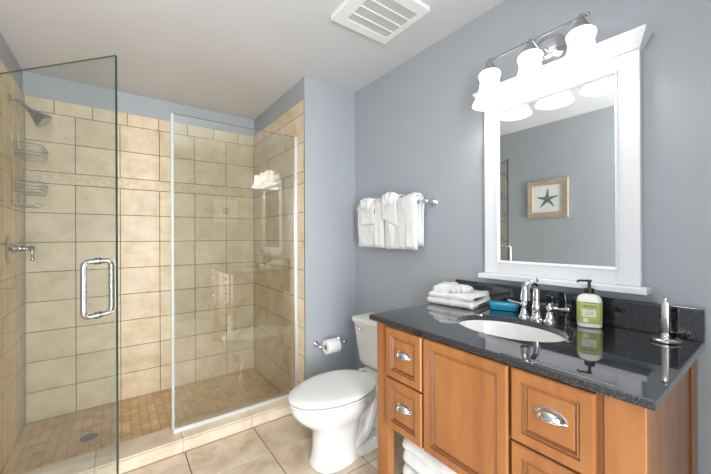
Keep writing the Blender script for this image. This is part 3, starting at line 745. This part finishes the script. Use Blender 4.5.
def hang_towel(label, ya, yb, zf, seed, wy0, wy1, wz, fan, skew=0):
    t = thing('hanging_towel', label, 'towel', (BX, (ya+yb)/2, BZ), 'towels on the towel bar')
    bm = BM(); hang(bm, ya, yb, zf, zf+.03, .0095, .030, seed, amp=.012)
    # front fold layer, narrower, rolled towards one side
    hang(bm, ya+.070, yb-.02, zf+.006, zf+.012, .0400, .010, seed+2, amp=.012)
    hang(bm, ya+.002, ya+.078, zf+.010, zf+.020, .0395, .017, seed+6, amp=.010, n=14)
    obj('towel_body', bm, M['towel'], t, True)
    bm = BM(); hang(bm, wy0, wy1, wz, wz+.10, .0535, .010, seed+4, amp=.004, n=20, skew=skew)
    o = obj('washcloth', bm, M['towel'], t, True)
    bm = BM(); cy = (wy0+wy1)/2
    for k in range(6):
        a = math.radians(-50+k*20); tip = Vector((BX-.048-.006*(k % 2), cy+math.sin(a)*.068, BZ+.040+fan*math.cos(a)))
        base = Vector((BX-.062, cy+math.sin(a)*.03, BZ-.012))
        tube(bm, smooth_path([base, (base+tip)/2+Vector((-.010,0,.004)), tip, tip+Vector((.020,0,-.012)), Vector((BX-.01, cy+math.sin(a)*.05, BZ+.035))], .015, 4), .011, 10)
    rough_cloth(bm, .003, 50, seed+9); obj('washcloth_fan', bm, M['towel'], t, True)
hang_towel('white towel hanging on the bar nearest the partition corner, square washcloth tucked over it', 1.632, 1.915, 1.172, 3, 1.700, 1.865, 1.330, .020)
hang_towel('white towel hanging on the bar nearest the mirror, slanted fanned washcloth over it', 1.336, 1.622, 1.166, 8, 1.475, 1.620, 1.335, .036, skew=.05)

# ---------------------------------------------------------------- toilet paper
tp = thing('toilet_paper_holder', 'chrome two-post toilet paper holder on the partition wall', 'paper holder', (1.27,YP,.452))
rx, ry, rz = 1.258, 2.012, .460
for x in (1.165, 1.372):
    bm = BM()
    lathe(bm, [(0,0),(.022,0),(.023,.004),(.018,.010),(.011,.015),(.009,.030),(.009,.060),(.013,.066),(.0145,.074),(.012,.083),(.006,.087),(0,.088)], (x,YP-.0005,rz), (0,-1,0), 24)
    obj('post', bm, M['chrome'], tp, True, 40)
bm = BM(); cyl(bm, (1.165,ry,rz), (1.372,ry,rz), .0065); obj('roller', bm, M['chrome'], tp, True, 40)
bm = BM(); a0, a1 = rx-.052, rx+.052
lathe(bm, [(.0195,a0),(.0495,a0+.0),(.0515,a0+.002),(.0515,a1-.002),(.0495,a1),(.0195,a1)], (0,ry,rz-.012), (1,0,0), 40)
lathe(bm, [(.0195,a1),(.0195,a0)], (0,ry,rz-.012), (1,0,0), 40, mi=1)
bm2 = bm
pp = obj('toilet_paper_roll', bm, [M['paper'], M['card']], None, True, 40, loc=(rx,ry,rz-.012)); tag(pp, 'white toilet paper roll on the chrome holder', 'toilet paper')

# ---------------------------------------------------------------- toilet
TO = Vector((1.512, 1.594, 0)); TA = math.radians(180+4.5)
def TW(x, y, z): c, s = math.cos(TA), math.sin(TA); return Vector((TO.x+x*c-y*s, TO.y+x*s+y*c, z))
to = thing('toilet', 'white two-piece ceramic toilet with lid closed beside the vanity', 'toilet', TO)
def egg(xb, xf, ry_, n=40, p=2.0, cxf=.45):
    """egg outline: back xb, front xf, half width ry"""
    cx = xb+(xf-xb)*cxf; out = []
    for i in range(n):
        a = 2*PI*i/n; c, s = math.cos(a), math.sin(a)
        rx_ = (xf-cx) if c > 0 else (cx-xb)
        c2 = math.copysign(abs(c)**(2/p), c); s2 = math.copysign(abs(s)**(2/p), s)
        out.append((cx+rx_*c2, ry_*s2))
    return out
def eggl(bm, secs, **kw): loft(bm, [[TW(x, y, z) for x, y in egg(xb, xf, ry_, p=p, cxf=cf)] for (z, xb, xf, ry_, p, cf) in secs], **kw)
bm = BM()
eggl(bm, [(z*.97,xb,xf+(.008 if z>.22 else 0),a,b,c) for z,xb,xf,a,b,c in [(.001,.37,.672,.112,2.6,.5),(.012,.37,.672,.112,2.6,.5),(.03,.375,.664,.106,2.5,.5),(.09,.38,.655,.100,2.4,.5),(.16,.375,.655,.100,2.3,.5),(.205,.36,.662,.108,2.2,.5),(.235,.34,.690,.124,2.1,.5),(.262,.31,.724,.143,2.0,.48),(.290,.28,.752,.160,2.0,.46),(.320,.26,.774,.174,2.0,.45),(.348,.25,.784,.181,2.0,.45),(.366,.245,.785,.182,2.0,.45),(.373,.25,.776,.172,2.0,.45)]])
# rear shelf under the tank
loft(bm, [[TW(x, y, z) for x, y in ((.02,-hw),(.30,-hw*.95),(.36,-hw*.6),(.36,hw*.6),(.30,hw*.95),(.02,hw))] for z, hw in ((.295,.11),(.32,.13),(.345,.14),(.3695,.138))])
# foot and trapway
eggl(bm, [(.001,.12,.50,.108,3.0,.5),(.030,.12,.50,.106,3.0,.5),(.050,.125,.49,.095,3.0,.5),(.058,.14,.48,.080,3.0,.5)])
def ttube(pts, R, n=20): tube(bm, [TW(*p) for p in smooth_path([Vector(q) for q in pts], .09, 10)], R, n)
ttube([(.44,0,.12),(.34,0,.10),(.25,0,.30),(.17,0,.29),(.16,0,.06),(.16,0,.02)], .074)
for s in (-1, 1):
    ttube([(.47,s*.05,.05),(.36,s*.062,.085),(.27,s*.062,.27),(.19,s*.06,.27),(.175,s*.06,.10),(.17,s*.06,.03)], .040, 14)
b_ = obj('bowl', bm, M['ceramic'], to, True, 50)
for s in (-1, 1):
    bm = BM(); lathe(bm, [(.013,0),(.013,.008),(.009,.014),(0,.016)], TW(.30, s*.093, .050), (0,0,1), 16); obj('bolt_cap', bm, M['plastic'], b_, True)
bm = BM(); eggl(bm, [(z-.011,xb,xf+.008,a,b,c) for z,xb,xf,a,b,c in [(.3765,.268,.780,.176,2.0,.44),(.379,.258,.792,.186,2.0,.44),(.387,.258,.792,.186,2.0,.44),(.3895,.268,.774,.172,2.0,.44)]])
obj('seat', bm, M['plastic'], to, True, 40)
bm = BM(); eggl(bm, [(z-.011,xb,xf+.008,a,b,c) for z,xb,xf,a,b,c in [(.3975,.272,.770,.168,2.0,.44),(.3985,.258,.795,.189,2.0,.44),(.406,.258,.795,.189,2.0,.44),(.412,.266,.786,.182,2.0,.44),(.418,.30,.74,.15,2.0,.44),(.421,.36,.66,.09,2.0,.44)]])
obj('lid', bm, M['plastic'], to, True, 40)
for s in (-1, 1):
    bm = BM(); cyl(bm, TW(.245, s*.075-.02, .384), TW(.245, s*.075+.02, .384), .012); obj('seat_hinge', bm, M['plastic'], to, True, 40)
# tank
def trr(xa, xb, hy, rr, z, k=5):
    out = []; cx, hx = (xa+xb)/2, (xb-xa)/2
    for sx, sy, a0 in ((1,1,0),(-1,1,PI/2),(-1,-1,PI),(1,-1,3*PI/2)):
        for q in range(k+1):
            a = a0+PI/2*q/k; out.append(TW(cx+sx*(hx-rr)+rr*math.cos(a), sy*(hy-rr)+rr*math.sin(a), z))
    return out
bm = BM(); loft(bm, [trr(xa,xb,hy,rr,z) for xa,xb,hy,rr,z in ((.02,.150,.175,.03,.3705),(.008,.168,.196,.035,.385),(.004,.176,.205,.035,.42),(.0,.190,.228,.035,.60),(.0,.194,.233,.035,.664))]); tk = obj('tank', bm, M['ceramic'], to, True, 40)
bm = BM(); loft(bm, [trr(xa,xb,hy,rr,z) for xa,xb,hy,rr,z in ((.002,.196,.236,.03,.6645),(-.004,.204,.244,.035,.669),(-.004,.206,.246,.035,.690),(.0,.202,.242,.035,.698),(.012,.188,.226,.03,.702))]); obj('tank_lid', bm, M['ceramic'], to, True, 40)
bm = BM(); c0 = TW(.196, -.175, .640)
fw = TW(1,0,0)-TW(0,0,0); sd_ = TW(0,1,0)-TW(0,0,0)
cyl(bm, c0-fw*.004, c0+fw*.012, .011); tube(bm, [c0+fw*.012, c0+fw*.016+sd_*.02+Vector((0,0,-.001)), c0+fw*.018+sd_*.06+Vector((0,0,-.006))], [.006,.006,.008], 10)
obj('flush_lever', bm, M['chrome'], tk, True, 50)

# ---------------------------------------------------------------- framed pictures (seen in the mirror and the shower glass)
M['oak'] = mat('light_wood_frame', (.46,.36,.25), .6); noisy(M['oak'], 12, [(.3,(.36,.27,.18)),(.7,(.54,.43,.31))], stretch=(1,1,8), bump=.1)
M['mat_'] = mat('off_white_paper', (.80,.80,.78), .8)
M['star'] = mat('grey_green_print', (.16,.22,.20), .8); noisy(M['star'], 90, [(.35,(.07,.11,.10)),(.6,(.22,.28,.26)),(.75,(.5,.53,.5))])
def starfish(bm, c, U, V, N, S):
    c, U, V, N = map(Vector, (c, U, V, N)); pts = []
    for i in range(5):
        a = PI/2+i*2*PI/5+(.08 if i % 2 else -.05)
        for k, (rr, da) in enumerate(((.30,-PI/5),(.62,-.16),(.97,-.055),(1.0,0),(.97,.055),(.62,.16))):
            pts.append((S*rr*math.cos(a+da), S*rr*math.sin(a+da)))
    lo = [c+U*x+V*y for x, y in pts]; hi = [p+N*.0006 for p in lo]
    cv = bm.verts.new(c+N*.0006); A = [bm.verts.new(p) for p in hi]
    for i in range(len(A)): bm.faces.new((cv, A[i], A[(i+1) % len(A)]))
def picture(name, label, C, U, N, S, art):
    C, U, N = Vector(C), Vector(U), Vector(N); V = Vector((0,0,1))
    t = thing(name, label, 'picture', C)
    bm = BM(); h = S/2
    def rc(i, d): return [C+U*a*(h-i)+V*b*(h-i)+N*d for a, b in ((-1,-1),(1,-1),(1,1),(-1,1))]
    loft(bm, [rc(0,.0005), rc(0,.018), rc(.004,.020), rc(.050,.016), rc(.054,.010), rc(.054,.004)], True, False); obj('frame', bm, M['oak'], t)
    bm = BM(); loft(bm, [rc(.050,.003), rc(.050,.006)]); pr = obj('print', bm, M['mat_'], t)
    bm = BM()
    if art: starfish(bm, C+N*.0062-V*.004, U, V, N, S*.27)
    else: lathe(bm, [(0,.0008),(.055,.0008),(.055,0)], C+N*.0062, N, 28)
    obj('starfish' if art else 'shell', bm, M['star'], pr)['label'] = 'grey-green print on white paper'
picture('framed_picture', 'square light wood framed starfish print, seen in the mirror', (XL-TT, 1.503, 1.628), (0,-1,0), (1,0,0), .385, True)
picture('framed_picture', 'square light wood framed print, faintly reflected in the fixed shower glass', (1.29, YF, 1.635), (-1,0,0), (0,1,0), .45, False)
